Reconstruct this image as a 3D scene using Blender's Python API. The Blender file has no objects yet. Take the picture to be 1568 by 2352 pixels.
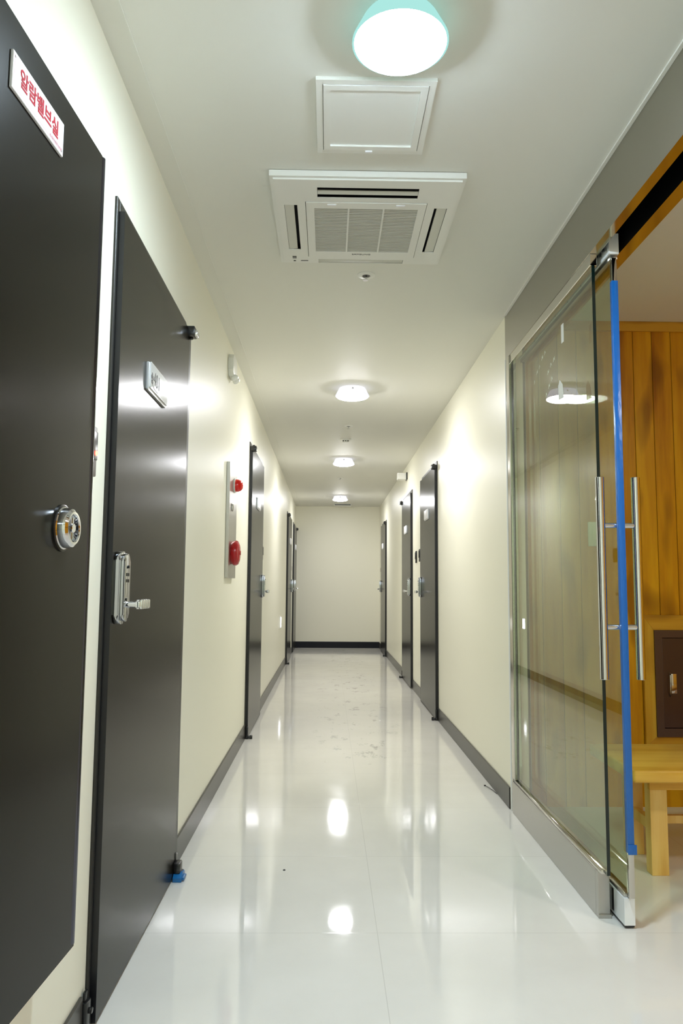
import bpy, bmesh, math, random
from mathutils import Vector, Matrix
random.seed(7)
SC = bpy.context.scene
COL = SC.collection

# ------------------------------------------------------------------ camera
CAM_H = 1.06
F_PX, PITCH, YAW, ROLL = 1728.2, 0.0973668, 0.0167617, 0.0073756
def cam_axes():
    cy, sy = math.cos(YAW), math.sin(YAW)
    f0, r0, u0 = Vector((sy, cy, 0)), Vector((cy, -sy, 0)), Vector((0, 0, 1))
    cp, sp = math.cos(PITCH), math.sin(PITCH)
    f = cp*f0 + sp*u0; u = -sp*f0 + cp*u0
    cr, sr = math.cos(ROLL), math.sin(ROLL)
    return cr*r0 + sr*u, -sr*r0 + cr*u, f
cd = bpy.data.cameras.new('camera'); cam = bpy.data.objects.new('camera', cd); COL.objects.link(cam)
cd.sensor_fit = 'VERTICAL'; cd.sensor_height = 36.0; cd.lens = F_PX/2352*36.0
cd.clip_start = 0.02; cd.clip_end = 60
_r, _u, _f = cam_axes()
M = Matrix((( _r.x, _u.x, -_f.x, 0), (_r.y, _u.y, -_f.y, 0), (_r.z, _u.z, -_f.z, CAM_H), (0, 0, 0, 1)))
cam.matrix_world = M
SC.camera = cam

# ------------------------------------------------------------------ world, exposure, lamp strengths
w = bpy.data.worlds.new('world'); SC.world = w; w.use_nodes = True
w.node_tree.nodes['Background'].inputs[0].default_value = (0.8, 0.9, 1, 1)
w.node_tree.nodes['Background'].inputs[1].default_value = 0.02
vs = SC.view_settings
vs.view_transform = 'Standard'; vs.look = 'None'; vs.gamma = 1; vs.use_curve_mapping = False
vs.exposure = 2.93
SC.cycles.max_bounces = 12; SC.cycles.diffuse_bounces = 6; SC.cycles.glossy_bounces = 6
SC.cycles.transparent_max_bounces = 16; SC.cycles.sample_clamp_indirect = 6
LAMP_NEAR = ((0.81, 0.985, 1.12), 31.0)     # first drum lamp, slightly cool
LAMP_FAR = ((0.97, 0.97, 0.99), 24.0)
LAMP_SIDE_ADDED = ((1.0, 0.97, 0.90), 19.0)     # added lamp, out of view, that brightens the side room

# ------------------------------------------------------------------ materials
def mat(name, base, rough=0.5, metal=0.0, spec=0.5, **k):
    m = bpy.data.materials.new(name); m.use_nodes = True
    b = m.node_tree.nodes['Principled BSDF']
    b.inputs['Base Color'].default_value = (*base, 1); b.inputs['Roughness'].default_value = rough
    b.inputs['Metallic'].default_value = metal; b.inputs['Specular IOR Level'].default_value = spec
    for a, v in k.items(): b.inputs[a].default_value = v
    return m
def N(m, t, **k):
    n = m.node_tree.nodes.new(t)
    for a, v in k.items(): setattr(n, a, v)
    return n
def L(m, a, b): m.node_tree.links.new(a, b)
def P(m): return m.node_tree.nodes['Principled BSDF']
def coords(m, scale=(1, 1, 1), loc=(0, 0, 0)):
    tc = N(m, 'ShaderNodeTexCoord'); mp = N(m, 'ShaderNodeMapping')
    mp.inputs['Scale'].default_value = scale; mp.inputs['Location'].default_value = loc
    L(m, tc.outputs['Object'], mp.inputs['Vector']); return mp.outputs['Vector']
def noise(m, vec, scale, detail=3, rough=0.5):
    n = N(m, 'ShaderNodeTexNoise'); n.inputs['Scale'].default_value = scale
    n.inputs['Detail'].default_value = detail; n.inputs['Roughness'].default_value = rough
    L(m, vec, n.inputs['Vector']); return n.outputs['Fac']
def ramp(m, fac, stops):
    r = N(m, 'ShaderNodeValToRGB'); e = r.color_ramp.elements
    while len(e) < len(stops): e.new(0.5)
    for i, (p, c) in enumerate(stops): e[i].position = p; e[i].color = (*c, 1)
    L(m, fac, r.inputs['Fac']); return r.outputs['Color']
def bump(m, h, strength=0.2, dist=0.002):
    b = N(m, 'ShaderNodeBump'); b.inputs['Strength'].default_value = strength; b.inputs['Distance'].default_value = dist
    L(m, h, b.inputs['Height']); L(m, b.outputs['Normal'], P(m).inputs['Normal'])
def math_(m, op, a, b=None, c=None):
    n = N(m, 'ShaderNodeMath', operation=op)
    for i, v in enumerate((a, b, c)):
        if v is None: continue
        if isinstance(v, (int, float)): n.inputs[i].default_value = v
        else: L(m, v, n.inputs[i])
    return n.outputs[0]
def mixc(m, fac, a, b, mode='MIX'):
    n = N(m, 'ShaderNodeMix', data_type='RGBA', blend_type=mode)
    if isinstance(fac, (int, float)): n.inputs[0].default_value = fac
    else: L(m, fac, n.inputs[0])
    for i, v in ((6, a), (7, b)):
        if isinstance(v, tuple): n.inputs[i].default_value = (*v, 1)
        else: L(m, v, n.inputs[i])
    return n.outputs[2]

WALL = mat('cream_wallpaper', (0.85, 0.83, 0.695), 0.40, spec=0.35)
v = coords(WALL); bump(WALL, noise(WALL, v, 260, 2), 0.10, 0.001)
CEIL = mat('ceiling_wallpaper', (0.77, 0.765, 0.71), 0.6, spec=0.3)
v = coords(CEIL); bump(CEIL, noise(CEIL, v, 200, 2), 0.10, 0.001)

FLOOR = mat('polished_porcelain', (0.70, 0.68, 0.64), 0.05, spec=0.5)
def build_floor():
    m = FLOOR; v = coords(m); sep = N(m, 'ShaderNodeSeparateXYZ'); L(m, v, sep.inputs[0])
    def joint(c, off, per=0.655):
        s = math_(m, 'FRACT', math_(m, 'DIVIDE', math_(m, 'SUBTRACT', c, off), per))
        d = math_(m, 'MINIMUM', s, math_(m, 'SUBTRACT', 1.0, s))
        return math_(m, 'LESS_THAN', d, 0.00105/per)
    j = math_(m, 'MAXIMUM', joint(sep.outputs[0], 0.160, 1.31), joint(sep.outputs[1], 2.42))
    cloud = ramp(m, noise(m, v, 2.2, 6, 0.6), [(0.3, (0.70, 0.68, 0.63)), (0.7, (0.76, 0.74, 0.69))])
    # footprints and dust left on the tiles, in patches along the middle of the corridor
    pm = N(m, 'ShaderNodeMapping'); pm.inputs['Scale'].default_value = (9, 4.0, 1); L(m, v, pm.inputs[0])
    sm = noise(m, pm.outputs[0], 1.0, 4, 0.7)
    smf = N(m, 'ShaderNodeMapRange'); smf.inputs[1].default_value = 0.57; smf.inputs[2].default_value = 0.66
    L(m, sm, smf.inputs[0])
    bx = N(m, 'ShaderNodeMapRange'); bx.inputs[1].default_value = 0.38; bx.inputs[2].default_value = 0.1
    L(m, math_(m, 'ABSOLUTE', math_(m, 'SUBTRACT', sep.outputs[0], 0.22)), bx.inputs[0])
    by = math_(m, 'GREATER_THAN', sep.outputs[1], 4.6)
    dirt = math_(m, 'MULTIPLY', math_(m, 'MULTIPLY', smf.outputs[0], bx.outputs[0]), math_(m, 'MULTIPLY', by, 0.55))
    c1 = mixc(m, dirt, cloud, (0.20, 0.19, 0.17))
    c2 = mixc(m, math_(m, 'MULTIPLY', j, 0.45), c1, (0.40, 0.38, 0.34))
    L(m, c2, P(m).inputs['Base Color'])
    rr = math_(m, 'ADD', math_(m, 'MULTIPLY', noise(m, v, 6, 3), 0.075), math_(m, 'MULTIPLY', dirt, 0.25))
    far = N(m, 'ShaderNodeMapRange'); far.inputs[1].default_value = 2.9; far.inputs[2].default_value = 3.6; far.inputs[4].default_value = 0.04
    L(m, sep.outputs[1], far.inputs[0]); rr = math_(m, 'ADD', rr, far.outputs[0])
    L(m, math_(m, 'ADD', rr, math_(m, 'MULTIPLY', j, 0.12)), P(m).inputs['Roughness'])
build_floor()

DOOR = mat('dark_bronze_steel', (0.013, 0.0115, 0.0085), 0.22, spec=0.10)
v = coords(DOOR); bump(DOOR, noise(DOOR, v, 420, 2), 0.04, 0.0005)
DOOREDGE = mat('black_door_edge', (0.006, 0.006, 0.008), 0.35)
FRAME = mat('bronze_frame', (0.035, 0.034, 0.030), 0.35, spec=0.3)
BASE = mat('charcoal_baseboard', (0.045, 0.042, 0.036), 0.28, spec=0.32)
BASEEND = mat('navy_baseboard', (0.006, 0.007, 0.012), 0.45, spec=0.3)
CHROME = mat('chrome', (0.72, 0.73, 0.76), 0.05, 1.0)
SMOKED = mat('worn_chrome', (0.50, 0.51, 0.53), 0.09, 1.0)
SEAM = mat('polished_bronze_seam', (0.10, 0.10, 0.13), 0.14, 1.0)
DARKCHROME = mat('black_hinge_metal', (0.012, 0.012, 0.012), 0.25, 0.0)
STEEL = mat('brushed_stainless', (0.50, 0.49, 0.46), 0.30, 1.0)
def brush(m, sc, s=0.08):
    v = coords(m, sc); bump(m, noise(m, v, 40, 2), s, 0.0005)
brush(STEEL, (30, 1, 30))
MIRROR = mat('polished_stainless', (0.62, 0.60, 0.55), 0.10, 1.0)
LINTEL = mat('satin_steel_lintel', (0.40, 0.385, 0.33), 0.33, 1.0)
brush(LINTEL, (30, 1, 30), 0.05)
BLACK = mat('black_track', (0.004, 0.004, 0.005), 0.6, spec=0.1)
WHITEPL = mat('white_plastic', (0.80, 0.80, 0.76), 0.35)
GREYPL = mat('louver_plastic', (0.62, 0.62, 0.56), 0.4)
SLAT = mat('grille_slats', (0.60, 0.60, 0.55), 0.5)
FILM = mat('protective_film', (0.86, 0.88, 0.88), 0.4)
BLUE = mat('blue_masking_tape', (0.004, 0.115, 0.43), 0.25, spec=0.6)
v = coords(BLUE, (60, 60, 14)); bump(BLUE, noise(BLUE, v, 2, 3), 0.5, 0.003)
BLUEW = mat('blue_plastic_wrap', (0.01, 0.14, 0.38), 0.3)
RED = mat('red_lens', (0.75, 0.01, 0.008), 0.2); REDBELL = mat('red_bell', (0.42, 0.008, 0.012), 0.22)
REDINK = mat('red_print', (0.46, 0.004, 0.018), 0.6, spec=0.1); INK = mat('dark_print', (0.03, 0.03, 0.03), 0.5)
SIGNW = mat('sign_white', (0.86, 0.86, 0.90), 0.3); PINKINK = mat('pale_red_print', (0.75, 0.45, 0.5), 0.5)
BRUSHPL = mat('silver_number_plate', (0.72, 0.73, 0.74), 0.28, 0.6)
BLACKPL = mat('black_plastic', (0.012, 0.012, 0.013), 0.25)
GREYBOX = mat('grey_reader_panel', (0.16, 0.14, 0.12), 0.35)
TAPEW = mat('paper_tape', (0.72, 0.72, 0.66), 0.7)
PALEINK = mat('grease_pencil', (0.70, 0.69, 0.55), 0.7)
CLEARPL = mat('clear_lens', (0.9, 0.92, 0.92), 0.08, spec=0.6)
def emis(name, col, s):
    m = bpy.data.materials.new(name); m.use_nodes = True; nt = m.node_tree; nt.nodes.clear()
    o = nt.nodes.new('ShaderNodeOutputMaterial'); e = nt.nodes.new('ShaderNodeEmission')
    e.inputs[0].default_value = (*col, 1); e.inputs[1].default_value = s
    nt.links.new(e.outputs[0], o.inputs[0]); return m
EM1 = emis('lamp_diffuser_cool', *LAMP_NEAR); EM2 = emis('lamp_diffuser', *LAMP_FAR); EM3 = emis('added_side_diffuser', *LAMP_SIDE_ADDED)
SIDE1 = emis('opal_drum_cool', (0.44, 0.86, 0.80), 0.125); SIDE2 = emis('opal_drum', (0.9, 0.9, 1.0), 0.155)
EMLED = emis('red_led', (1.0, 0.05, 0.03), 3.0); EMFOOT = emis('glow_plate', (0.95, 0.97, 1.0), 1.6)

def glass(name, tint, ior):
    m = bpy.data.materials.new(name); m.use_nodes = True; nt = m.node_tree; nt.nodes.clear()
    o = nt.nodes.new('ShaderNodeOutputMaterial'); mx = nt.nodes.new('ShaderNodeMixShader')
    t = nt.nodes.new('ShaderNodeBsdfTransparent'); t.inputs[0].default_value = (*tint, 1)
    g = nt.nodes.new('ShaderNodeBsdfGlossy'); g.inputs['Roughness'].default_value = 0.0
    fr = nt.nodes.new('ShaderNodeFresnel'); fr.inputs[0].default_value = ior
    ge = nt.nodes.new('ShaderNodeNewGeometry'); mu = nt.nodes.new('ShaderNodeMath'); mu.operation = 'MULTIPLY'
    iv = nt.nodes.new('ShaderNodeMath'); iv.operation = 'SUBTRACT'; iv.inputs[0].default_value = 1
    nt.links.new(ge.outputs['Backfacing'], iv.inputs[1]); nt.links.new(fr.outputs[0], mu.inputs[0]); nt.links.new(iv.outputs[0], mu.inputs[1])
    nt.links.new(mu.outputs[0], mx.inputs[0]); nt.links.new(t.outputs[0], mx.inputs[1]); nt.links.new(g.outputs[0], mx.inputs[2])
    nt.links.new(mx.outputs[0], o.inputs[0]); return m
GLASS = glass('green_tinted_glass', (0.87, 0.94, 0.85), 2.4)
GLASSEDGE = mat('polished_glass_edge', (0.004, 0.012, 0.010), 0.12)

def wood(name, light, mid, dark, along=2, plank=None, knots=True, rough=0.35):
    m = mat(name, mid, rough, spec=0.28)
    sc = [14, 14, 14]; sc[along] = 1.1
    v = coords(m, tuple(sc)); base = coords(m)
    if plank:
        sep = N(m, 'ShaderNodeSeparateXYZ'); L(m, base, sep.inputs[0])
        q = math_(m, 'DIVIDE', math_(m, 'SUBTRACT', sep.outputs[0], plank[0]), plank[1])
        idx = math_(m, 'FLOOR', q); fr = math_(m, 'FRACT', q)
        cmb = N(m, 'ShaderNodeCombineXYZ'); L(m, math_(m, 'MULTIPLY', idx, 7.31), cmb.inputs[0]); L(m, math_(m, 'MULTIPLY', idx, 3.7), cmb.inputs[2])
        ad = N(m, 'ShaderNodeVectorMath', operation='ADD'); L(m, v, ad.inputs[0]); L(m, cmb.outputs[0], ad.inputs[1]); v = ad.outputs[0]
    n1 = noise(m, v, 1.0, 6, 0.55)
    col = ramp(m, n1, [(0.30, dark), (0.46, mid), (0.62, light)])
    if knots:
        kv = [5, 5, 5]; kv[along] = 1.6
        k = N(m, 'ShaderNodeTexNoise'); k.inputs['Scale'].default_value = 1.5; k.inputs['Detail'].default_value = 1
        ks = N(m, 'ShaderNodeMapping'); ks.inputs['Scale'].default_value = tuple(kv); L(m, base, ks.inputs[0]); L(m, ks.outputs[0], k.inputs['Vector'])
        kr = N(m, 'ShaderNodeMapRange'); kr.inputs[1].default_value = 0.56; kr.inputs[2].default_value = 0.68; L(m, k.outputs['Fac'], kr.inputs[0])
        col = mixc(m, math_(m, 'MULTIPLY', kr.outputs[0], 0.7), col, tuple(x*0.5 for x in dark))
    if plank:
        d = math_(m, 'MINIMUM', fr, math_(m, 'SUBTRACT', 1.0, fr))
        g = math_(m, 'LESS_THAN', d, 0.016)
        col = mixc(m, math_(m, 'MULTIPLY', g, 0.6), col, tuple(x*0.3 for x in dark))
        sm = N(m, 'ShaderNodeMapRange'); sm.inputs[1].default_value = 0; sm.inputs[2].default_value = 0.03; L(m, d, sm.inputs[0])
        bump(m, sm.outputs[0], 0.8, 0.004)
    L(m, col, P(m).inputs['Base Color']); return m
WOODWALL = wood('varnished_pine_planks', (0.74, 0.36, 0.008), (0.62, 0.265, 0.004), (0.42, 0.14, 0.002), 2, (1.556, 0.098))
WOODTRIM = wood('varnished_pine_trim', (0.64, 0.33, 0.03), (0.54, 0.25, 0.015), (0.38, 0.14, 0.008), 0)
WOODTRIMV = wood('varnished_pine_upright', (0.68, 0.38, 0.04), (0.58, 0.29, 0.02), (0.42, 0.17, 0.01), 2)
BENCHTOP = wood('bench_pine_top', (0.86, 0.52, 0.10), (0.76, 0.42, 0.06), (0.6, 0.29, 0.03), 0, None, False)
BENCHLEG = wood('bench_pine_leg', (0.92, 0.66, 0.24), (0.84, 0.54, 0.15), (0.66, 0.34, 0.06), 2, None, False)
CABBROWN = mat('brown_painted_steel', (0.055, 0.022, 0.014), 0.28, spec=0.6)
CABFRAME = mat('brown_steel_frame', (0.075, 0.035, 0.024), 0.3, spec=0.6)

# ------------------------------------------------------------------ mesh builder
def wloc(o):
    v = Vector((0, 0, 0))
    while o is not None: v += o.location; o = o.parent
    return v
class MB:
    def __init__(s, fn=None): s.bm = bmesh.new(); s.fn = fn; s.bm.faces.ensure_lookup_table()
    def box(s, a, b, bev=0.0, seg=2, mi=0):
        a, b = [min(p, q) for p, q in zip(a, b)], [max(p, q) for p, q in zip(a, b)]
        vs_ = [s.bm.verts.new((x, y, z)) for x in (a[0], b[0]) for y in (a[1], b[1]) for z in (a[2], b[2])]
        fs = [s.bm.faces.new([vs_[i] for i in q]) for q in ((0, 1, 3, 2), (4, 6, 7, 5), (0, 4, 5, 1), (2, 3, 7, 6), (0, 2, 6, 4), (1, 5, 7, 3))]
        for f in fs: f.material_index = mi
        if bev > 0:
            es = list({e for f in fs for e in f.edges})
            bmesh.ops.bevel(s.bm, geom=es, offset=bev, segments=seg, profile=0.5, affect='EDGES')
        return fs
    def lathe(s, base, axis, prof, seg=32, mi=0):
        """prof: (radius, height) pairs along axis from base; ends with radius 0 are closed"""
        ax = Vector(axis).normalized(); base = Vector(base)
        t = Vector((0, 0, 1)) if abs(ax.z) < 0.9 else Vector((1, 0, 0))
        e1 = ax.cross(t).normalized(); e2 = ax.cross(e1)
        rings = []
        for r, h in prof:
            c = base + ax*h
            if r < 1e-6: rings.append([s.bm.verts.new(c)])
            else: rings.append([s.bm.verts.new(c + (e1*math.cos(2*math.pi*i/seg) + e2*math.sin(2*math.pi*i/seg))*r) for i in range(seg)])
        for A, B in zip(rings, rings[1:]):
            if len(A) == 1 and len(B) == 1: continue
            for i in range(seg):
                j = (i+1) % seg
                if len(A) == 1: f = s.bm.faces.new((A[0], B[i], B[j]))
                elif len(B) == 1: f = s.bm.faces.new((A[i], B[0], A[j]))
                else: f = s.bm.faces.new((A[i], B[i], B[j], A[j]))
                f.material_index = mi
        for R_ in (rings[0], rings[-1]):
            if len(R_) > 1: s.bm.faces.new(R_).material_index = mi
    def cyl(s, a, b, r, seg=20, bev=0.0):
        a, b = Vector(a), Vector(b); h = (b-a).length; e = min(bev, h/3, r/2)
        prof = [(r, 0), (r, h)] if e == 0 else [(r-e, 0), (r, e), (r, h-e), (r-e, h)]
        s.lathe(a, b-a, prof, seg)
    def prism(s, pts, axis, lo, hi, bev=0.0):
        """pts: 2-D outline in the two other axes (in order), extruded from lo to hi along axis"""
        o = [i for i in range(3) if i != axis]
        def mk(p, h):
            q = [0, 0, 0]; q[o[0]], q[o[1]] = p; q[axis] = h; return s.bm.verts.new(q)
        A = [mk(p, lo) for p in pts]; B = [mk(p, hi) for p in pts]; n = len(pts)
        f1 = s.bm.faces.new(A); f2 = s.bm.faces.new(B)
        for i in range(n): s.bm.faces.new((A[i], A[(i+1) % n], B[(i+1) % n], B[i]))
        if bev > 0:
            bmesh.ops.bevel(s.bm, geom=list(f1.edges)+list(f2.edges), offset=bev, segments=2, profile=0.5, affect='EDGES')
    def tube(s, pts, r, seg=8):
        pts = [Vector(p) for p in pts]; rings = []
        for i, p in enumerate(pts):
            d = (pts[min(i+1, len(pts)-1)] - pts[max(i-1, 0)]).normalized()
            t = Vector((0, 0, 1)) if abs(d.z) < 0.9 else Vector((1, 0, 0))
            e1 = d.cross(t).normalized(); e2 = d.cross(e1)
            rings.append([s.bm.verts.new(p + (e1*math.cos(2*math.pi*k/seg) + e2*math.sin(2*math.pi*k/seg))*r) for k in range(seg)])
        for A, B in zip(rings, rings[1:]):
            for k in range(seg): s.bm.faces.new((A[k], B[k], B[(k+1) % seg], A[(k+1) % seg]))
        s.bm.faces.new(rings[0]); s.bm.faces.new(rings[-1])
    def grid(s, xs, ys, z0, z1, holes):
        """slab between z0 and z1 over the outer rectangle with rectangular holes"""
        X = sorted(set(list(xs)+[h[0] for h in holes]+[h[1] for h in holes])); Y = sorted(set(list(ys)+[h[2] for h in holes]+[h[3] for h in holes]))
        solid = lambda i, j: 0 <= i < len(X)-1 and 0 <= j < len(Y)-1 and not any(h[0] <= (X[i]+X[i+1])/2 <= h[1] and h[2] <= (Y[j]+Y[j+1])/2 <= h[3] for h in holes)
        V = {}
        def g(i, j, k):
            if (i, j, k) not in V: V[(i, j, k)] = s.bm.verts.new((X[i], Y[j], (z0, z1)[k]))
            return V[(i, j, k)]
        for i in range(len(X)-1):
            for j in range(len(Y)-1):
                if not solid(i, j): continue
                s.bm.faces.new((g(i, j, 0), g(i, j+1, 0), g(i+1, j+1, 0), g(i+1, j, 0)))
                s.bm.faces.new((g(i, j, 1), g(i+1, j, 1), g(i+1, j+1, 1), g(i, j+1, 1)))
                for (di, dj, a, b) in ((-1, 0, (i, j), (i, j+1)), (1, 0, (i+1, j+1), (i+1, j)), (0, -1, (i+1, j), (i, j)), (0, 1, (i, j+1), (i+1, j+1))):
                    if not solid(i+di, j+dj):
                        s.bm.faces.new((g(*a, 0), g(*a, 1), g(*b, 1), g(*b, 0)))
    def text(s, body, place, depth=0.0006, bold=0.0):
        """lettering as extruded mesh; place(x, y, d) -> local point"""
        cu = bpy.data.curves.new('t', 'FONT'); cu.body = body; cu.size = 1.0; cu.align_x = 'CENTER'; cu.align_y = 'CENTER'; cu.resolution_u = 4; cu.offset = bold
        ob = bpy.data.objects.new('t', cu); COL.objects.link(ob)
        bpy.context.view_layer.update()
        me = bpy.data.meshes.new_from_object(ob.evaluated_get(bpy.context.evaluated_depsgraph_get()))
        t = bmesh.new(); t.from_mesh(me)
        r = bmesh.ops.extrude_face_region(t, geom=t.faces[:])
        top = {v_ for v_ in r['geom'] if isinstance(v_, bmesh.types.BMVert)}
        mp = {}
        for v_ in t.verts: mp[v_] = s.bm.verts.new(place(v_.co.x, v_.co.y, depth if v_ in top else 0.0))
        for f in t.faces:
            try: s.bm.faces.new([mp[v_] for v_ in f.verts])
            except ValueError: pass
        t.free(); bpy.data.objects.remove(ob); bpy.data.meshes.remove(me); bpy.data.curves.remove(cu)
    def build(s, name, mats, parent=None, smooth=40, recalc=True):
        if s.fn:
            for v_ in s.bm.verts: v_.co = Vector(s.fn(*v_.co))
        if recalc: bmesh.ops.recalc_face_normals(s.bm, faces=s.bm.faces[:])
        off = wloc(parent)
        for v_ in s.bm.verts: v_.co -= off
        me = bpy.data.meshes.new(name); s.bm.to_mesh(me); s.bm.free()
        for m in (mats if isinstance(mats, (list, tuple)) else [mats]): me.materials.append(m)
        if smooth:
            for p in me.polygons: p.use_smooth = True
            me.set_sharp_from_angle(angle=math.radians(smooth))
        o = bpy.data.objects.new(name, me); COL.objects.link(o); o.parent = parent
        return o
def tag(o, label=None, cat=None, group=None, kind=None):
    if label: o['label'] = label
    if cat: o['category'] = cat
    if group: o['group'] = group
    if kind: o['kind'] = kind
    return o
def empty(name, loc, label=None, cat=None, group=None, kind=None):
    o = bpy.data.objects.new(name, None); o.empty_display_size = 0.05; COL.objects.link(o); o.location = loc
    return tag(o, label, cat, group, kind)

XL, XR, ZC, YE, YB = -0.572, 0.885, 2.426, 13.0, -3.5      # left wall, right wall, ceiling, end wall, wall behind the camera
YW = 3.70                                                # where the right wall begins
YR = 3.75                                                # pine wall of the side room
XV = 3.1                                                 # far side of the side room

# ------------------------------------------------------------------ the shell
def sbox(name, a, b, m, label, cat, bev=0.0):
    s = MB(); s.box(a, b, bev); o = s.build(name, m, smooth=0); return tag(o, label, cat, kind='structure')
sbox('floor', (XL-0.1, YB-0.1, -0.08), (XV+0.1, YE+0.1, 0), FLOOR, 'polished pale beige porcelain tile floor of the corridor', 'floor')
sbox('ceiling', (XL-0.1, YB-0.1, ZC), (XV+0.1, YE+0.1, ZC+0.1), CEIL, 'smooth off-white corridor ceiling', 'ceiling')
sbox('wall_left', (XL-0.1, YB, 0), (XL, YE, ZC), WALL, 'cream wall along the doors with the red alarm bell box', 'wall')
sbox('wall_right', (XR, YW, 0), (XR+0.1, YE, ZC), WALL, 'cream wall beyond the glass entrance', 'wall')
sbox('wall_end', (XL-0.1, YE, 0), (XR+0.1, YE+0.1, ZC), WALL, 'blank cream wall closing the far end of the corridor', 'wall')
sbox('wall_back', (XL-0.1, YB-0.1, 0), (XR+0.1, YB, ZC), WALL, 'cream wall closing the near end of the corridor', 'wall')
sbox('wall_near_right', (XR, YB, 0), (XR+0.1, -0.6, ZC), WALL, 'cream wall before the glass entrance', 'wall')
sbox('wall_side_room_near', (XR+0.1, -0.7, 0), (XV+0.1, -0.6, ZC), WALL, 'cream near wall of the side room', 'wall')
sbox('wall_side_room_right', (XV, -0.6, 0), (XV+0.1, YR+0.1, ZC), WOODWALL, 'pine side wall of the side room', 'wall')
sbox('wall_side_room_back', (XR+0.1, YR, 0), (XV, YR+0.1, ZC), WOODWALL, 'orange varnished pine plank wall behind the glass doors', 'wall')
sbox('trim_1', (XR+0.1, YR-0.014, 2.375), (XV, YR, ZC), WOODTRIM, 'pine crown strip on top of the plank wall', 'trim', 0.002)

def door_spans(): return [(1.87, 2.915), (5.31, 6.335), (10.24, 11.305), (11.99, YE)], [(6.06, 7.105), (7.88, 8.885), (11.42, 12.425)]
LS, RS = door_spans()
def base(name, x, sgn, spans, y0, y1, label):
    s = MB(); c = y0
    for a, b in spans+[(y1, y1)]:
        if a-c > 0.02: s.box((x, c, 0), (x+sgn*0.008, a, 0.10), 0.0015, 1)
        c = b
    tag(s.build(name, BASE, smooth=0), label, 'baseboard', kind='structure')
base('baseboard_left', XL, 1, LS, YB, YE, 'charcoal baseboard along the wall with the alarm bell box')
base('baseboard_right', XR, -1, RS, YW+0.012, YE, 'charcoal baseboard beyond the glass entrance')
sbox('baseboard_end', (XL+0.008, YE-0.010, 0), (XR-0.008, YE, 0.105), BASEEND, 'navy black baseboard across the end wall', 'baseboard', 0.001)
sbox('trim_2', (XL+0.065, YB, ZC-0.003), (XL+0.0685, YE, ZC), CEIL, 'thin ridge running along the ceiling beside the door wall', 'trim')
sbox('trim_3', (XR-0.004, YW-0.012, 0), (XR+0.012, YW+0.004, 2.2), WHITEPL, 'cream corner bead ending the wall at the glass entrance', 'trim', 0.003)
sbox('trim_4', (XR-0.012, -0.6, ZC-0.006), (XR, YW-0.03, ZC), CEIL, 'pale bead between ceiling and steel lintel', 'trim', 0.001)

# steel lintel over the glass entrance, slotted for the sliding door
ZL = 2.200
s = MB(lambda x, z, y: (x, y, z))
s.prism([(XR, ZC), (XR, ZL), (0.918, ZL), (0.918, 2.36), (0.986, 2.36), (0.986, ZL), (1.03, ZL), (1.03, ZC)], 2, -0.6, YW)
lin = s.build('lintel', [LINTEL, MIRROR, BLACK], smooth=0)
for p in lin.data.polygons:
    c = p.center
    if abs(p.normal.z) > 0.9 and abs(c.z-ZL) < 1e-3: p.material_index = 1
    elif c.z < 2.37 and 0.917 < c.x < 0.987: p.material_index = 2
tag(lin, 'satin steel clad lintel above the glass entrance', 'lintel', kind='structure')

# ------------------------------------------------------------------ fixed glass panel and sliding door
def pane(name, a, b, parent):
    s = MB(); fs = s.box(a, b)
    for f in fs:
        c = f.calc_center_median()
        f.material_index = 0 if abs(c.x-(a[0]+b[0])/2) > abs(b[0]-a[0])*0.4 else 1
    return s.build(name, [GLASS, GLASSEDGE], parent, smooth=0)
fx = empty('window_1', (0.897, 3.06, 0), 'fixed frameless glass panel in a steel frame at the entrance, paper tape on it', 'glass panel', kind='structure')
pn = pane('glass_pane', (0.8915, 2.47, 0.15), (0.9025, 3.61, 2.165), fx)
s = MB(); s.box((0.879, 2.545, 0.0), (0.917, 3.655, 0.143), 0.002); s.build('kick_plate', STEEL, fx, smooth=0)
s = MB(); s.box((0.882, 2.50, 0.143), (0.914, 3.64, 0.158), 0.004); tag(s.build('glazing_bead', MIRROR, fx), 'bright bead along the kick plate')
s = MB(); s.box((0.886, 2.47, 2.157), (0.911, 3.62, ZL), 0.002); s.build('top_channel', MIRROR, fx, smooth=0)
s = MB(); s.box((0.880, 3.61, 0.158), (0.917, 3.66, ZL), 0.003); s.box((0.884, 3.66, 0), (0.917, 3.684, ZL), 0.002); s.build('side_post', MIRROR, fx, smooth=0)
s = MB(); s.box((0.880, 2.525, 0.0), (0.919, 2.547, 0.143), 0.002); s.box((0.879, 2.519, 0.0), (0.921, 2.526, 0.012), 0.001)
s.build('end_cap', STEEL, fx, smooth=0)
s = MB(); s.box((0.8903, 2.785, 1.995), (0.8915, 2.812, 2.068)); s.build('paper_tape', TAPEW, pn, smooth=0)
s = MB(); s.prism([(2.80, 1.78), (2.86, 1.785), (2.862, 1.842), (2.842, 1.86), (2.812, 1.835)], 0, 0.8903, 0.8915); s.build('paper_tape', TAPEW, pn, smooth=0)
s = MB()
def scr(pts): s.tube([(0.8908, y, z) for y, z in pts], 0.0010, 5)
for k, (y, z) in enumerate([(3.19, 1.94), (3.15, 1.97), (3.11, 1.985), (3.07, 2.01), (3.03, 2.02), (2.99, 1.925), (2.95, 1.945), (2.91, 1.955), (2.94, 1.885), (2.98, 1.865), (3.02, 1.84)]):
    h = 0.016
    scr([(y+0.010, z), (y+0.002, z+h), (y-0.004, z+h*0.3), (y-0.010, z+h*1.1)][:3+k % 2])
s.build('pencil_marks', PALEINK, pn)

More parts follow.
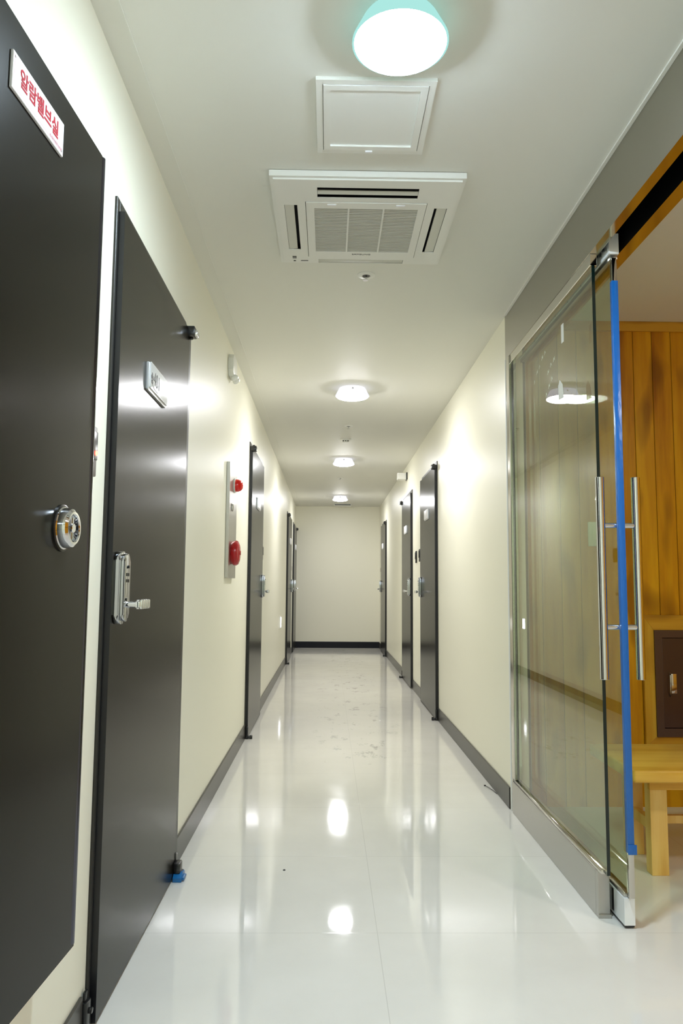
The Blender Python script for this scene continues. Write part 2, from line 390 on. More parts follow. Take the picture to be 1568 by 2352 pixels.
sd = empty('door_9', (0.951, 3.0, 0), 'sliding glass door with long chrome pull handles and blue tape on its edge', 'door', kind='structure')
gx0, gx1 = 0.9455, 0.9565
sp = pane('glass_pane', (gx0, 2.435, 0.10), (gx1, 3.60, 2.18), sd)
s = MB(); s.box((0.934, 2.445, 0.010), (0.968, 3.62, 0.092), 0.001); s.build('bottom_rail', FILM, sd, smooth=0)
s = MB(); s.box((0.936, 2.449, 0.003), (0.966, 3.62, 0.010)); s.build('brush_seal', BLACKPL, sd, smooth=0)
s = MB(); s.box((0.937, 2.454, 0.092), (0.965, 3.61, 0.104), 0.002); s.build('glazing_bead', STEEL, sd)
s = MB(); s.box((0.934, 2.42, 2.178), (0.968, 3.62, 2.25), 0.001); s.build('top_rail', FILM, sd, smooth=0)
s = MB(); s.box((0.938, 2.424, 2.160), (0.964, 3.61, 2.178), 0.002); s.build('glazing_bead', STEEL, sd)
s = MB()
for y in (2.57, 2.70, 2.86, 3.02, 3.18, 3.34, 3.5): s.box((0.9335, y, 2.178), (0.9342, y+0.0025, 2.25))
s.box((0.9335, 2.55, 0.018), (0.9342, 2.5325, 0.088)); s.build('film_seams', INK, sd, smooth=0)
# scribbled marks on the film at the end of the top rail
s = MB()
for k in range(7):
    y = 2.44+0.016*k; z = 2.196+0.006*(k % 3)
    s.tube([(0.9334, y, z), (0.9334, y+0.004, z+0.018), (0.9334, y+0.008, z+0.004), (0.9334, y+0.012, z+0.016)][:3+k % 2], 0.0009, 5)
s.build('marker_scribble', INK, sd)
s = MB(); s.box((0.942, 2.42, 0.10), (0.960, 2.437, 2.165), 0.002); stile = s.build('edge_strip', MIRROR, sd)
s = MB(); s.box((0.9405, 2.4185, 0.235), (0.9615, 2.4385, 2.085), 0.0015)
s.box((0.9405, 2.416, 0.232), (0.968, 2.42, 0.262), 0.001); tag(s.build('masking_tape', BLUE, stile), 'blue masking tape')
for nm, x in (('pull_handle', 0.892), ('pull_handle', 1.010)):
    s = MB(); s.cyl((x, 2.447, 0.765), (x, 2.447, 1.422), 0.0145, 28, 0.001)
    h = s.build(nm, CHROME, sd)
    a, b = (x, gx0) if x < 0.95 else (gx1, x)
    for z in (0.932, 1.262):
        s = MB(); s.cyl((a, 2.447, z), (b, 2.447, z), 0.0095, 20); s.build('standoff', CHROME, h)

# ------------------------------------------------------------------ side room: cabinet, bench, switch
cb = empty('utility_cabinet', (1.85, YR, 0.3), 'brown steel cabinet set in a mitred pine surround on the plank wall', 'cabinet')
yf = YR-0.022
def mitre(name, pts, m, y0, y1):
    s = MB(); s.prism(pts, 1, y0, y1, 0.0015); s.build(name, m, cb, smooth=0)
ox0, ox1, oz0, oz1 = 1.50, 2.20, 0.285, 0.925; ix0, ix1, iz0, iz1 = 1.608, 2.09, 0.338, 0.852
tx0 = 1.555
mitre('surround_board', [(tx0, oz1), (ox1, oz1), (ix1, iz1), (ix0, iz1)], WOODTRIM, yf, YR)
mitre('surround_board', [(tx0, oz0), (ix0, iz0), (ix1, iz0), (ox1, oz0)], WOODTRIM, yf, YR)
mitre('surround_board', [(tx0, oz0), (tx0, oz1), (ix0, iz1), (ix0, iz0)], WOODTRIMV, yf, YR)
mitre('surround_board', [(ox1, oz0), (ix1, iz0), (ix1, iz1), (ox1, oz1)], WOODTRIMV, yf, YR)
s = MB(lambda x, z, y: (x, y, z)); s.grid((ix0, ix1), (iz0, iz1), YR-0.030, YR, [(ix0+0.036, ix1-0.036, iz0+0.040, iz1-0.036)]); s.build('cabinet_frame', CABFRAME, cb, smooth=0)
s = MB(); s.box((ix0+0.038, YR-0.024, iz0+0.042), (ix1-0.038, YR-0.004, iz1-0.038), 0.002); cd_ = s.build('cabinet_door', CABBROWN, cb, smooth=0)
s = MB(); s.tube([(1.681, YR-0.024, 0.53), (1.675, YR-0.040, 0.545), (1.673, YR-0.043, 0.59), (1.675, YR-0.040, 0.635), (1.681, YR-0.024, 0.65)], 0.0028, 8)
s.box((1.686, YR-0.0265, 0.545), (1.712, YR-0.023, 0.64), 0.001); s.build('pull', MIRROR, cd_)
s = MB(); s.box((1.300, YR-0.009, 1.265), (1.372, YR, 1.387), 0.003); sw = s.build('light_switch', WHITEPL)
tag(sw, 'pale rectangular switch plate on the plank wall seen through the glass', 'switch')
s = MB(); s.box((1.318, YR-0.013, 1.295), (1.354, YR-0.008, 1.357), 0.002); s.build('rocker', WHITEPL, sw)

bn = empty('bench', (1.7, 2.98, 0), 'low unvarnished pine bench in front of the plank wall', 'bench')
s = MB(); s.box((1.10, 2.755, 0.362), (2.4, 3.22, 0.408), 0.010, 3); s.build('bench_top', BENCHTOP, bn)
s = MB(); s.box((1.20, 2.862, 0.312), (2.32, 2.885, 0.362), 0.001); s.build('apron', BENCHTOP, bn)
s = MB(); s.box((1.20, 3.115, 0.312), (2.32, 3.135, 0.362), 0.001); s.build('apron', BENCHTOP, bn)
for x in (1.207, 2.25):
    for y in (2.878, 3.10):
        s = MB(); s.box((x, y, 0), (x+0.064, y+0.05, 0.362 if y > 3 else 0.340), 0.0015); s.build('leg', BENCHLEG, bn, smooth=0)
    s = MB(); s.box((x+0.018, 2.928, 0.145), (x+0.044, 3.10, 0.185), 0.001); s.build('stretcher', BENCHLEG, bn, smooth=0)
    s = MB(); s.box((x+0.014, 2.928, 0.322), (x+0.044, 3.10, 0.362), 0.001); s.build('side_rail', BENCHLEG, bn, smooth=0)
s = MB(); s.box((1.253, 3.0, 0.15), (2.268, 3.022, 0.18), 0.001); s.build('stretcher', BENCHLEG, bn, smooth=0)

# ------------------------------------------------------------------ corridor doors
def wallmap(side):
    if side < 0: return lambda u, n, z: (XL+n, u, z)
    return lambda u, n, z: (XR-n, u, z)
def rrect(u0, u1, z0, z1, r, k=5):
    out = []
    for cu, cz, a0 in ((u1-r, z1-r, 0), (u0+r, z1-r, 90), (u0+r, z0+r, 180), (u1-r, z0+r, 270)):
        for i in range(k+1):
            a = math.radians(a0+90*i/k); out.append((cu+r*math.cos(a), cz+r*math.sin(a)))
    return out
def lock(side, u, z, dirn, leaf, nleaf):
    """mortise lock: case, face plate and ribbed lever pointing dirn along the corridor"""
    fn = wallmap(side)
    s = MB(fn)
    pts = rrect(u-0.031, u+0.031, z-0.095, z+0.092, 0.024)
    s.prism(pts, 1, nleaf, nleaf+0.017, 0.004)
    pts = rrect(u-0.026, u+0.026, z-0.088, z+0.086, 0.020)
    s.prism(pts, 1, nleaf+0.017, nleaf+0.028, 0.004)
    lk = s.build('lock_case', SMOKED, leaf, 30)
    s = MB(fn); s.cyl((u, nleaf+0.028, z+0.052), (u, nleaf+0.032, z+0.052), 0.004, 12)
    for k in range(6): s.box((u-0.014+0.011*(k % 3), nleaf+0.0275, z+0.012+0.016*(k//3)), (u-0.008+0.011*(k % 3), nleaf+0.029, z+0.020+0.016*(k//3)))
    s.build('keypad', BLACKPL, lk)
    s = MB(fn); zl = z-0.045
    s.cyl((u, nleaf+0.024, zl), (u, nleaf+0.062, zl), 0.0085, 16)
    for k in range(4):
        a = u+dirn*(0.006+k*0.024); b = a+dirn*0.021
        s.box((a, nleaf+0.050, zl-0.0125), (b, nleaf+0.066, zl+0.0125), 0.003)
    s.box((u-dirn*0.010, nleaf+0.052, zl-0.008), (u+dirn*0.10, nleaf+0.063, zl+0.008), 0.002)
    s.build('lever', CHROME, lk, 30)
def door(n, side, u0, u1, top, hinge_near, label, plate=None, wrap=False, chromepivot=False):
    """u0..u1 along the corridor; frame round the leaf, leaf standing proud of the wall"""
    fn = wallmap(side)
    root = empty('door_%d' % n, fn((u0+u1)/2, 0, 0), label, 'door', kind='structure')
    zt = top
    s = MB(fn)
    s.box((u0-0.014, 0, 0), (u0+0.012, 0.007, zt+0.036), 0.001, 1); s.box((u1-0.012, 0, 0), (u1+0.014, 0.007, zt+0.036), 0.001, 1)
    s.box((u0+0.012, 0, zt), (u1-0.012, 0.007, zt+0.036), 0.001, 1)
    s.box((u1+0.003, 0, 0), (u1+0.050, 0.0205, zt+0.010), 0.001, 1)
    s.build('frame', FRAME, root, smooth=0)
    nl = 0.024
    s = MB(fn); fs = s.box((u0, 0.006, 0.012), (u1, nl, zt))
    for f in fs:
        c = f.calc_center_median(); f.material_index = 0 if c.y > nl-0.001 else 1
    leaf = s.build('leaf', [DOOR, DOOREDGE], root, smooth=0)
    uh = u0 if hinge_near else u1; d = 1 if hinge_near else -1      # from hinge into the leaf
    # pivots
    s = MB(fn)
    s.box((uh-d*0.018, 0.007, zt-0.030), (uh+d*0.040, nl+0.026, zt+0.006), 0.004); s.cyl((uh, 0.030, zt-0.036), (uh, 0.030, zt+0.014), 0.008, 14, 0.001)
    pv = s.build('top_pivot', DARKCHROME, root)
    if chromepivot:
        s = MB(fn); s.box((uh-d*0.020, 0.030, zt-0.028), (uh+d*0.026, nl+0.034, zt-0.006), 0.004); tag(s.build('pivot_cap', CHROME, pv), 'chrome cap')
    s = MB(fn)
    s.box((uh-d*0.016, 0.008, 0.0), (uh+d*0.004, nl+0.004, 0.085), 0.003); s.box((uh-d*0.016, nl-0.004, 0.004), (uh+d*0.014, nl+0.024, 0.020), 0.004)
    s.cyl((uh-d*0.004, nl+0.024, 0.0), (uh-d*0.004, nl+0.024, 0.026), 0.009, 14, 0.002)
    if wrap: s.box((uh-0.040, nl, 0.024), (uh+0.006, nl+0.026, 0.062), 0.006)
    pb = s.build('bottom_pivot', DARKCHROME, root)
    if wrap:
        s = MB(fn)
        s.prism([(uh-0.050, 0.001), (uh+0.010, 0.001), (uh+0.016, 0.016), (uh+0.004, 0.026), (uh-0.012, 0.023), (uh-0.030, 0.029), (uh-0.052, 0.015)], 1, nl+0.001, nl+0.034, 0.003)
        s.prism([(uh-0.044, 0.006), (uh+0.004, 0.004), (uh+0.006, 0.012), (uh-0.020, 0.020), (uh-0.046, 0.017)], 1, nl+0.030, nl+0.042, 0.003)
        tag(s.build('plastic_wrap', BLUEW, pb), 'blue plastic wrap')
    ul = (u1-0.062) if hinge_near else (u0+0.045)
    lock(side, ul, 1.052, -1 if hinge_near else 1, leaf, nl)
    # number plate
    uc = plate[1] if plate else (u0+u1)/2; zc = 1.68
    s = MB(fn)
    s.prism(rrect(uc-0.122, uc+0.122, zc-0.043, zc+0.043, 0.004), 1, nl, nl+0.007, 0.001)
    npl = s.build('number_plate', BRUSHPL, leaf)
    s = MB(fn); s.prism(rrect(uc-0.110, uc+0.125, zc-0.034, zc+0.046, 0.004), 1, nl+0.007, nl+0.011, 0.001)
    tp = s.build('plate_face', SIGNW if not plate else BRUSHPL, npl)
    if plate:
        s = MB(fn)
        sx = 1 if side < 0 else -1
        s.text(plate[0], lambda x, y, dd: (uc-0.03+sx*x*0.058, nl+0.0111+dd, zc+0.002+y*0.062))
        s.build('room_number', INK, tp, 0)
        s = MB(fn)      # small printed flower beside the number
        for k in range(5):
            a = math.radians(72*k+20); cu, cz = uc-0.092+0.009*math.cos(a), zc-0.002+0.012*math.sin(a)
            s.prism([(cu+0.006*math.cos(t*math.pi/3), cz+0.007*math.sin(t*math.pi/3)) for t in range(6)], 1, nl+0.011, nl+0.0118)
        s.tube([(uc-0.09, nl+0.0113, zc-0.012), (uc-0.082, nl+0.0113, zc-0.022), (uc-0.060, nl+0.0113, zc-0.028), (uc-0.02, nl+0.0113, zc-0.029)], 0.001, 5)
        s.build('printed_flower', INK, tp, 0)
    return root
d401 = door(1, -1, 1.922, 2.86, 2.045, False, 'dark bronze door with the 401 plate and blue wrapped floor pivot', ('401', 2.325), True, True)
s = MB(wallmap(-1)); s.box((1.872, 0.001, 0.004), (1.905, 0.018, 0.082), 0.004); s.cyl((1.888, 0.018, 0.060), (1.888, 0.026, 0.060), 0.007, 12, 0.001); s.box((1.878, 0.004, 0.082), (1.898, 0.012, 0.104), 0.003); s.build('floor_guide', DARKCHROME, d401)
door(2, -1, 5.34, 6.28, 2.045, True, 'dark bronze door just past the red alarm bell box', None)
door(3, -1, 10.27, 11.25, 2.03, True, 'dark bronze door beyond the glowing wall plate, last but one on that wall')
door(4, -1, 12.02, 12.93, 2.03, False, 'narrow looking dark door in the corner, facing the farthest door opposite')
door(5, 1, 6.09, 7.05, 2.045, True, 'dark bronze door next beyond the glass entrance')
door(6, 1, 7.91, 8.83, 2.045, False, 'dark bronze door beside the pair of black key switches')
door(7, 1, 11.45, 12.37, 2.03, True, 'farthest dark door on the wall with the key switch pair')

# valve room door: raised off the floor, standing slightly open
HY, HX, TH = 0.80, XL+0.034, 0.0546
ct, st = math.cos(TH), math.sin(TH)
def vmap(u, n, z): return (HX+u*st+n*ct, HY+u*ct-n*st, z)      # u along the leaf from its hinge, n out into the corridor
dv = empty('door_8', (HX, HY, 0.33), 'black access door held off the floor, slightly open, with a red lettered white sign', 'door', kind='structure')
WL, Z0, Z1 = 0.778, 0.345, 1.985
s = MB(vmap); s.box((0, -0.030, Z0), (WL, -0.002, Z1), 0.0012, 1)
s.box((0.004, -0.002, Z0+0.003), (WL-0.022, 0.0, Z1-0.003), 0.0008, 1)
leaf8 = s.build('leaf', DOOR, dv, smooth=0)
s = MB(vmap); s.prism([(WL-0.020, -0.003), (WL-0.017, 0.0015), (WL-0.012, 0.0028), (WL-0.007, 0.0015), (WL-0.004, -0.003)], 2, Z0+0.01, Z1-0.004)
s.build('edge_seam', SEAM, leaf8)
s = MB(); s.box((XL, HY-0.03, Z0-0.02), (XL+0.004, HY+0.0, Z1+0.02)); s.box((XL, HY+WL-0.01, Z0-0.02), (XL+0.004, HY+WL+0.012, Z1+0.02)); s.build('frame', FRAME, dv, smooth=0)
kc = (WL-0.150, 0.0, 1.164)
s = MB(vmap)
s.lathe(kc, (0, 1, 0), [(0.041, 0), (0.041, 0.004), (0.038, 0.006), (0.038, 0.013), (0.036, 0.020), (0.031, 0.024), (0.027, 0.0242), (0.025, 0.022), (0.024, 0.012), (0.0, 0.012)], 48)
kn = s.build('knob', CHROME, leaf8, 30)
s = MB(vmap); s.lathe(kc, (0, 1, 0), [(0.0445, 0), (0.0445, 0.003), (0.041, 0.0045), (0.036, 0.0045)], 40); s.build('backing_ring', DARKCHROME, kn)
s = MB(vmap); s.box((kc[0]-0.006, 0.011, kc[2]-0.022), (kc[0]+0.006, 0.021, kc[2]+0.022), 0.003); s.cyl((kc[0], 0.012, kc[2]), (kc[0], 0.023, kc[2]), 0.009, 18, 0.001); s.build('thumb_turn', CHROME, kn)
# sign
su0, su1, sz0, sz1 = None, None, None, None
uc, zc = 0.445, 1.885
SW, SH = 0.101, 0.0325
s = MB(vmap); s.box((uc-SW, 0.0, zc-SH), (uc+SW, 0.005, zc+SH), 0.001, 1); sg = s.build('sign_plate', SIGNW, leaf8, smooth=0)
s = MB(vmap)
for a, b in (((uc-SW+0.006, zc-SH+0.006), (uc+SW-0.006, zc-SH+0.0068)), ((uc-SW+0.006, zc+SH-0.0068), (uc+SW-0.006, zc+SH-0.006)), ((uc-SW+0.006, zc-SH+0.006), (uc-SW+0.0068, zc+SH-0.006)), ((uc+SW-0.0068, zc-SH+0.006), (uc+SW-0.006, zc+SH-0.006))):
    s.box((a[0], 0.005, a[1]), (b[0], 0.0053, b[1]))
s.build('sign_border', PINKINK, sg, 0)
s = MB(vmap); s.text('\uc54c\ub78c\ubc38\ube0c\uc2e4', lambda x, y, dd: (uc+0.001+x*0.0335, 0.0051+dd, zc+0.001+y*0.036), bold=0.018); s.build('sign_letters', REDINK, sg, 0)
s = MB(vmap); s.text('ALARM VALVE ROOM', lambda x, y, dd: (uc+0.068+x*0.0056, 0.0051+dd, zc-SH+0.0095+y*0.007)); s.build('small_print', PINKINK, sg, 0)
s = MB(vmap)
for a, b in ((-1, 1), (1, -1)): s.cyl((uc+a*(SW-0.008), 0.005, zc+b*(SH-0.008)), (uc+a*(SW-0.008), 0.0062, zc+b*(SH-0.008)), 0.002, 10)
s.build('sign_screws', STEEL, sg)

# ------------------------------------------------------------------ things on the walls
fnL, fnR = wallmap(-1), wallmap(1)
al = empty('fire_alarm_box', fnL(4.33, 0, 1.1), 'stainless fire alarm box with red beacon and red bell on the cream wall', 'fire alarm')
s = MB(fnL); s.box((4.165, 0, 1.098), (4.49, 0.020, 1.745), 0.002); s.build('box_cover', STEEL, al, smooth=0)
s = MB(fnL); s.lathe((4.36, 0.020, 1.635), (0, 1, 0), [(0.042, 0), (0.042, 0.006), (0.037, 0.008)], 28); s.build('beacon_base', WHITEPL, al)
s = MB(fnL); s.lathe((4.36, 0.028, 1.635), (0, 1, 0), [(0.036, 0), (0.036, 0.014), (0.030, 0.030), (0.018, 0.040), (0, 0.043)], 28); s.build('beacon', RED, al)
s = MB(fnL); s.lathe((4.30, 0.020, 1.24), (0, 1, 0), [(0.062, 0), (0.070, 0.012), (0.072, 0.026), (0.066, 0.038), (0.045, 0.046), (0.012, 0.048), (0.012, 0.052), (0, 0.052)], 32); s.build('bell', REDBELL, al)
s = MB(fnL); s.cyl((4.28, 0.02, 1.50), (4.28, 0.026, 1.50), 0.024, 20, 0.002); s.build('call_button', CHROME, al)

el = empty('emergency_light', fnL(4.20, 0, 2.26), 'small white octagonal lamp unit high on the wall above the alarm box', 'wall light')
c0, c1 = 4.20, 2.292
s = MB(fnL); k = 0.03; a, b = 0.082, 0.062
s.prism([(c0-a, c1-b+k), (c0-a+k, c1-b), (c0+a-k, c1-b), (c0+a, c1-b+k), (c0+a, c1+b-k), (c0+a-k, c1+b), (c0-a+k, c1+b), (c0-a, c1+b-k)], 1, 0, 0.032, 0.004); s.build('lamp_body', WHITEPL, el)
for u in (c0-0.030, c0+0.030):
    s = MB(fnL); s.lathe((u, 0.026, c1-0.055), (0, 0.5, -0.9), [(0.012, 0), (0.020, 0.010), (0.021, 0.022), (0.016, 0.028), (0, 0.030)], 18); s.build('lamp_head', CLEARPL, el)

def reader(side, u, z, label, led=False, grp='black key switches beside the room doors'):
    fn = wallmap(side)
    root = empty('key_switch', fn(u, 0, z), label, 'switch', grp)
    s = MB(fn); s.box((u-0.036, 0, z-0.060), (u+0.036, 0.012, z+0.060), 0.003); s.build('switch_plate', GREYBOX if led else BLACKPL, root)
    s = MB(fn); s.box((u-0.026, 0.012, z-0.022), (u+0.026, 0.017, z+0.046), 0.002); s.build('card_slot', BLACKPL, root)
    if led:
        s = MB(fn); s.lathe((u+0.014, 0.012, z-0.006), (0, 1, 0), [(0.006, 0), (0.006, 0.006), (0.004, 0.008), (0, 0.009)], 14); s.build('indicator', EMLED, root)
reader(-1, 1.765, 1.375, 'dark key switch with a lit red lamp between the black access door and door 401', True)
reader(-1, 6.42, 1.335, 'black key switch at the far edge of the door just past the alarm box')
reader(-1, 11.42, 1.30, 'black key switch between the two farthest doors on the alarm box wall')
reader(1, 7.25, 1.355, 'black key switch of the pair, nearer the glass entrance')
reader(1, 7.55, 1.350, 'black key switch of the pair, farther from the glass entrance')
reader(1, 12.52, 1.31, 'black key switch beyond the farthest door near the end wall')

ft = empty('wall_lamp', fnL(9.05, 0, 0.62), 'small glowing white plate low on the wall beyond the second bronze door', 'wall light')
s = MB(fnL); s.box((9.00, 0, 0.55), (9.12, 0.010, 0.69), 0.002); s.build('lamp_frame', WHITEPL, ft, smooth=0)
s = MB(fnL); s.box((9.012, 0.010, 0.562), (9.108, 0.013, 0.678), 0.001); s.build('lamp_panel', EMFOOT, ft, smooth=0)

eb = empty('wall_unit', fnR(8.45, 0, 2.29), 'small white box mounted high on the wall above the paired key switches', 'wall unit')
s = MB(fnR); s.box((8.42, 0.012, 2.262), (8.52, 0.112, 2.335), 0.004); s.build('unit_body', WHITEPL, eb, smooth=0)
s = MB(fnR); s.box((8.41, 0.0, 2.258), (8.53, 0.012, 2.340), 0.001); s.build('painted_shadow', BLACKPL, eb, smooth=0)  # black slab paints the shadow between box and wall

# ------------------------------------------------------------------ ceiling fittings
def lamp(x, y, em, label):
    root = empty('ceiling_lamp', (x, y, ZC), label, 'ceiling light', 'round drum lamps down the corridor ceiling')
    s = MB(); s.lathe((x, y, ZC), (0, 0, -1), [(0.090, 0), (0.094, 0.006), (0.109, 0.036), (0.117, 0.052), (0.117, 0.056), (0.113, 0.056)], 56); s.build('drum', SIDE1 if em is EM1 else SIDE2, root)
    s = MB(); s.lathe((x, y, ZC-0.056), (0, 0, -1), [(0.112, 0.0), (0.110, 0.004), (0.102, 0.009), (0.084, 0.014), (0.055, 0.018), (0.0, 0.020)], 48); s.build('diffuser', em, root)
    s = MB(); s.cyl((x, y-0.098, ZC-0.020), (x, y-0.107, ZC-0.026), 0.0050, 14); s.build('rim_screw', STEEL, root)
lamp(0.163, 1.705, EM1, 'round drum lamp nearest the hatch and air conditioner')
lamp(0.155, 5.13, EM2, 'round drum lamp next beyond the air conditioner')
lamp(0.155, 8.07, EM2, 'round drum lamp between the smoke detector and the farthest lamp')
lamp(0.170, 11.50, EM2, 'round drum lamp closest to the end wall')
lamp(0.160, -1.75, EM1, 'added round drum lamp behind the viewer, out of view')  # unseen lamp added at the corridor spacing, brightens the near floor
lamp(2.05, 1.0, EM3, 'added round drum lamp, out of view in the side room')  # unseen lamp added to light the pine wall and bench

# access hatch
hx0, hx1, hy0, hy1 = -0.046, 0.283, 1.905, 2.250
ht = empty('ceiling_hatch', ((hx0+hx1)/2, (hy0+hy1)/2, ZC), 'square white access hatch in the ceiling between lamp and air conditioner', 'hatch')
s = MB(); s.grid((hx0, hx1), (hy0, hy1), ZC-0.010, ZC, [(hx0+0.018, hx1-0.018, hy0+0.018, hy1-0.018)]); s.build('hatch_frame', WHITEPL, ht, smooth=0)
s = MB(); s.grid((hx0+0.020, hx1-0.020), (hy0+0.020, hy1-0.020), ZC-0.012, ZC-0.001, [(hx0+0.040, hx1-0.040, hy0+0.040, hy1-0.040)])
s.box((hx0+0.040, hy0+0.040, ZC-0.006), (hx1-0.040, hy1-0.040, ZC-0.001)); hp = s.build('hatch_panel', WHITEPL, ht, smooth=0)
s = MB(); s.box((0.103, hy1-0.020, ZC-0.016), (0.125, hy1-0.012, ZC-0.008), 0.001); s.build('latch', SIGNW, hp)

# cassette air conditioner
ax0, ax1, ay0, ay1 = -0.208, 0.447, 2.365, 3.035; zb = ZC-0.028
ac = empty('air_conditioner', ((ax0+ax1)/2, (ay0+ay1)/2, ZC), 'square white four way cassette air conditioner in the ceiling', 'air conditioner')
ports = [(-0.050, 0.297, 2.425, 2.492), (-0.052, 0.296, 2.985, 3.020), (-0.168, -0.122, 2.545, 2.900), (0.365, 0.411, 2.555, 2.910)]
grl = (-0.093, 0.337, 2.520, 2.962)
s = MB(); s.grid((ax0+0.012, ax1-0.012), (ay0+0.012, ay1-0.012), zb, ZC-0.004, ports+[grl])
s.grid((ax0, ax1), (ay0, ay1), ZC-0.022, ZC-0.002, [(ax0+0.012, ax1-0.012, ay0+0.012, ay1-0.012)])
s.build('fascia', WHITEPL, ac, smooth=0)
s = MB()
for h in ports: s.box((h[0], h[2], ZC-0.006), (h[1], h[3], ZC-0.003))
s.build('painted_duct_shade', BLACK, ac, smooth=0)  # black sheets paint the darkness at the back of the shallow ports
s = MB()
for h in (ports[0], ports[2], ports[3]):
    for q in (((h[0], h[2]), (h[0]+0.0008, h[3])), ((h[1]-0.0008, h[2]), (h[1], h[3])), ((h[0], h[2]), (h[1], h[2]+0.0008)), ((h[0], h[3]-0.0008), (h[1], h[3]))):
        s.box((*q[0], zb+0.003), (*q[1], ZC-0.004))
s.build('painted_port_shade', BLACK, ac, smooth=0)  # black liners paint deep outlet shade onto the port walls
s = MB(); h = ports[0]
s.prism([(h[2]+0.024, zb+0.003), (h[2]+0.044, zb+0.000), (h[2]+0.045, zb+0.003), (h[2]+0.025, zb+0.006)], 0, h[0]+0.001, h[1]-0.001); s.build('louver', GREYPL, ac)
s = MB()
for k in range(44): s.box((h[0]+0.05+k*0.0058, h[2]+0.002, zb+0.008), (h[0]+0.0525+k*0.0058, h[2]+0.010, zb+0.012))
s.build('vane_comb', GREYPL, ac, smooth=0)
h = ports[1]; s = MB(); s.box((h[0]+0.001, h[2]+0.004, zb+0.003), (h[1]-0.001, h[3]-0.001, zb+0.010), 0.001); s.build('louver', GREYPL, ac)
for h, q in ((ports[2], 0), (ports[3], 1)):
    x0, x1 = (h[0]+0.001, h[1]-0.012) if q == 0 else (h[0]+0.010, h[1]-0.001)
    s = MB(); s.prism([(x0, zb+0.002), (x1, zb+0.004), (x1, zb+0.010), (x0, zb+0.008)], 1, h[2]+0.001, h[3]-0.001); s.build('louver', GREYPL, ac, smooth=0)
g = grl; cols = [g[0]+0.028, g[0]+0.028+0.1255, g[0]+0.028+0.251, g[1]-0.026]; holes = []
for i in range(3): holes.append((cols[i]+0.003, cols[i+1]-0.003, g[2]+0.042, g[3]-0.052))
s = MB(); s.grid((g[0]+0.002, g[1]-0.002), (g[2]+0.002, g[3]-0.002), zb-0.002, zb+0.008, holes); gr = s.build('intake_grille', WHITEPL, ac, smooth=0)
s = MB(); ny = 30
for hh in holes:
    for k in range(ny):
        y = hh[2]+(hh[3]-hh[2])*(k+0.5)/ny
        s.prism([(y-0.0042, zb+0.001), (y-0.0005, zb-0.0008), (y+0.0008, zb-0.0008), (y+0.0012, zb+0.006), (y-0.0035, zb+0.006)], 0, hh[0], hh[1])
s.build('slats', SLAT, gr, smooth=0)
s = MB(); s.box((g[0]+0.02, g[2]+0.03, zb+0.008), (g[1]-0.02, g[3]-0.04, zb+0.010)); s.build('filter_mesh', mat('filter', (0.16, 0.16, 0.14), 0.9), gr, smooth=0)
for x in (0.0, 0.243):
    s = MB(); s.box((x-0.016, g[2]+0.012, zb-0.004), (x+0.016, g[2]+0.022, zb-0.001), 0.001); s.build('grille_clip', SIGNW, gr)
s = MB(); s.text('SAMSUNG', lambda x, y, d: (0.121+x*0.0165, 2.932-y*0.014, zb-0.0021-d)); s.build('brand_lettering', INK, gr, 0)
for a_, b_ in (((-0.158, 2.975), (-0.142, 2.978)), ((-0.158, 2.967), (-0.142, 2.969)), ((-0.158, 2.960), (-0.142, 2.962)), ((-0.155, 3.000), (-0.146, 3.006)), ((-0.125, 2.999), (-0.095, 3.002))):
    s = MB(); s.box((*a_, zb-0.0015), (*b_, zb)); s.build('indicator_mark', INK, ac, 0)

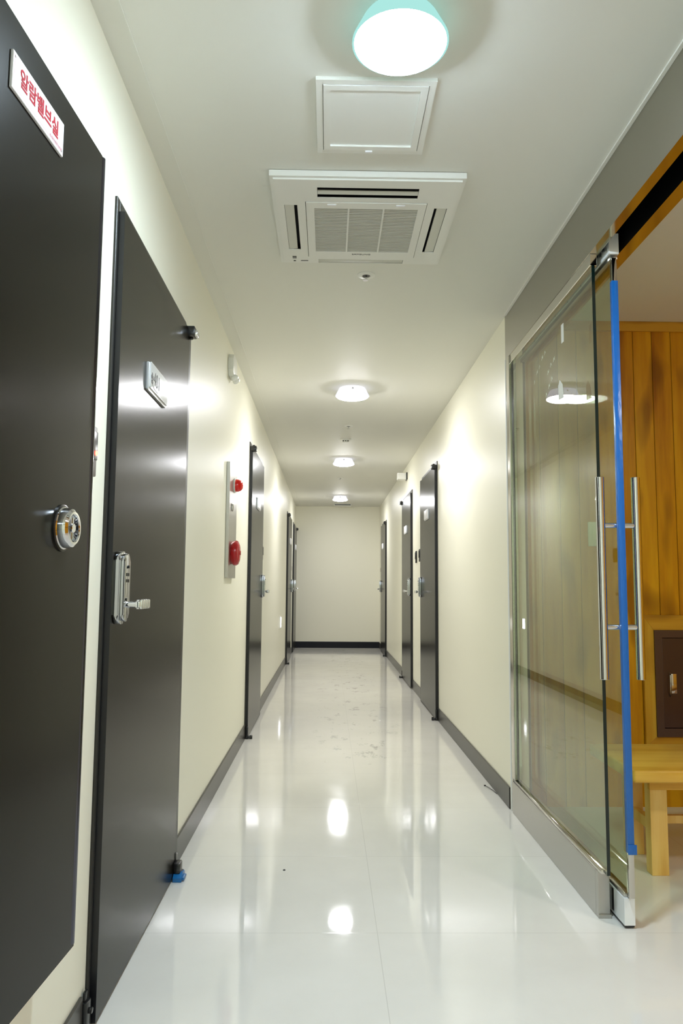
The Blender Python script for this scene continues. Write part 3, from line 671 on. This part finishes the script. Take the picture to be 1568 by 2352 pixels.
def sprinkler(x, y, label):
    r = empty('sprinkler', (x, y, ZC), label, 'sprinkler', 'recessed sprinklers in the ceiling')
    s = MB(); s.lathe((x, y, ZC), (0, 0, -1), [(0.040, 0), (0.040, 0.002), (0.034, 0.005), (0.019, 0.006), (0.017, 0.001)], 32); s.build('escutcheon', WHITEPL, r)
    s = MB(); s.cyl((x, y, ZC-0.001), (x, y, ZC-0.004), 0.0165, 24); s.build('recess', BLACKPL, r)
    s = MB(); s.cyl((x, y+0.002, ZC-0.004), (x, y+0.002, ZC-0.020), 0.005, 12); s.cyl((x-0.003, y+0.004, ZC-0.020), (x-0.003, y+0.004, ZC-0.023), 0.012, 20); s.build('deflector', CHROME, r)
sprinkler(0.155, 3.205, 'recessed sprinkler just beyond the air conditioner')
sprinkler(0.162, 6.37, 'recessed sprinkler just before the smoke detector')
sprinkler(0.140, 9.50, 'recessed sprinkler before the farthest lamp')
sd_ = empty('smoke_detector', (0.15, 6.95, ZC), 'small round white smoke detector on the ceiling between two lamps', 'smoke detector')
s = MB(); s.lathe((0.15, 6.95, ZC), (0, 0, -1), [(0.052, 0), (0.052, 0.008), (0.046, 0.014), (0.030, 0.018), (0.028, 0.030), (0.018, 0.034), (0, 0.034)], 32); s.build('detector_body', WHITEPL, sd_)
s = MB()
for dx in (-0.022, 0.0, 0.022): s.box((0.15+dx-0.005, 6.95-0.034, ZC-0.026), (0.15+dx+0.005, 6.95-0.020, ZC-0.018), 0.001)
s.build('detector_vents', INK, sd_)
vb = empty('ceiling_vent', (0.23, 12.72, ZC), 'thin rectangular white vent on the ceiling against the end wall', 'vent')
s = MB(); s.box((0.085, 12.60, ZC-0.022), (0.375, 12.84, ZC), 0.002); s.build('vent_frame', WHITEPL, vb, smooth=0)
s = MB(); s.box((0.095, 12.597, ZC-0.020), (0.365, 12.600, ZC-0.006)); s.build('vent_slot', BLACKPL, vb, smooth=0)

# stray cable tie lying by the baseboard
s = MB(); s.tube([(0.846, 4.125, 0.003), (0.856, 4.07, 0.006), (0.868, 4.015, 0.005), (0.874, 3.97, 0.003)], 0.0018, 8); s.box((0.840, 4.12, 0.0), (0.850, 4.13, 0.006), 0.001)
tag(s.build('cable_tie', BLACKPL), 'thin black cable tie lying on the floor by the baseboard near the glass entrance', 'cable tie')
s = MB(); s.lathe((-0.155, 2.93, 0), (0, 0, 1), [(0.005, 0), (0.005, 0.001), (0.003, 0.003), (0, 0.0035)], 10)
tag(s.build('pebble', INK), 'tiny dark grit speck on the tile in front of door 401', 'debris')
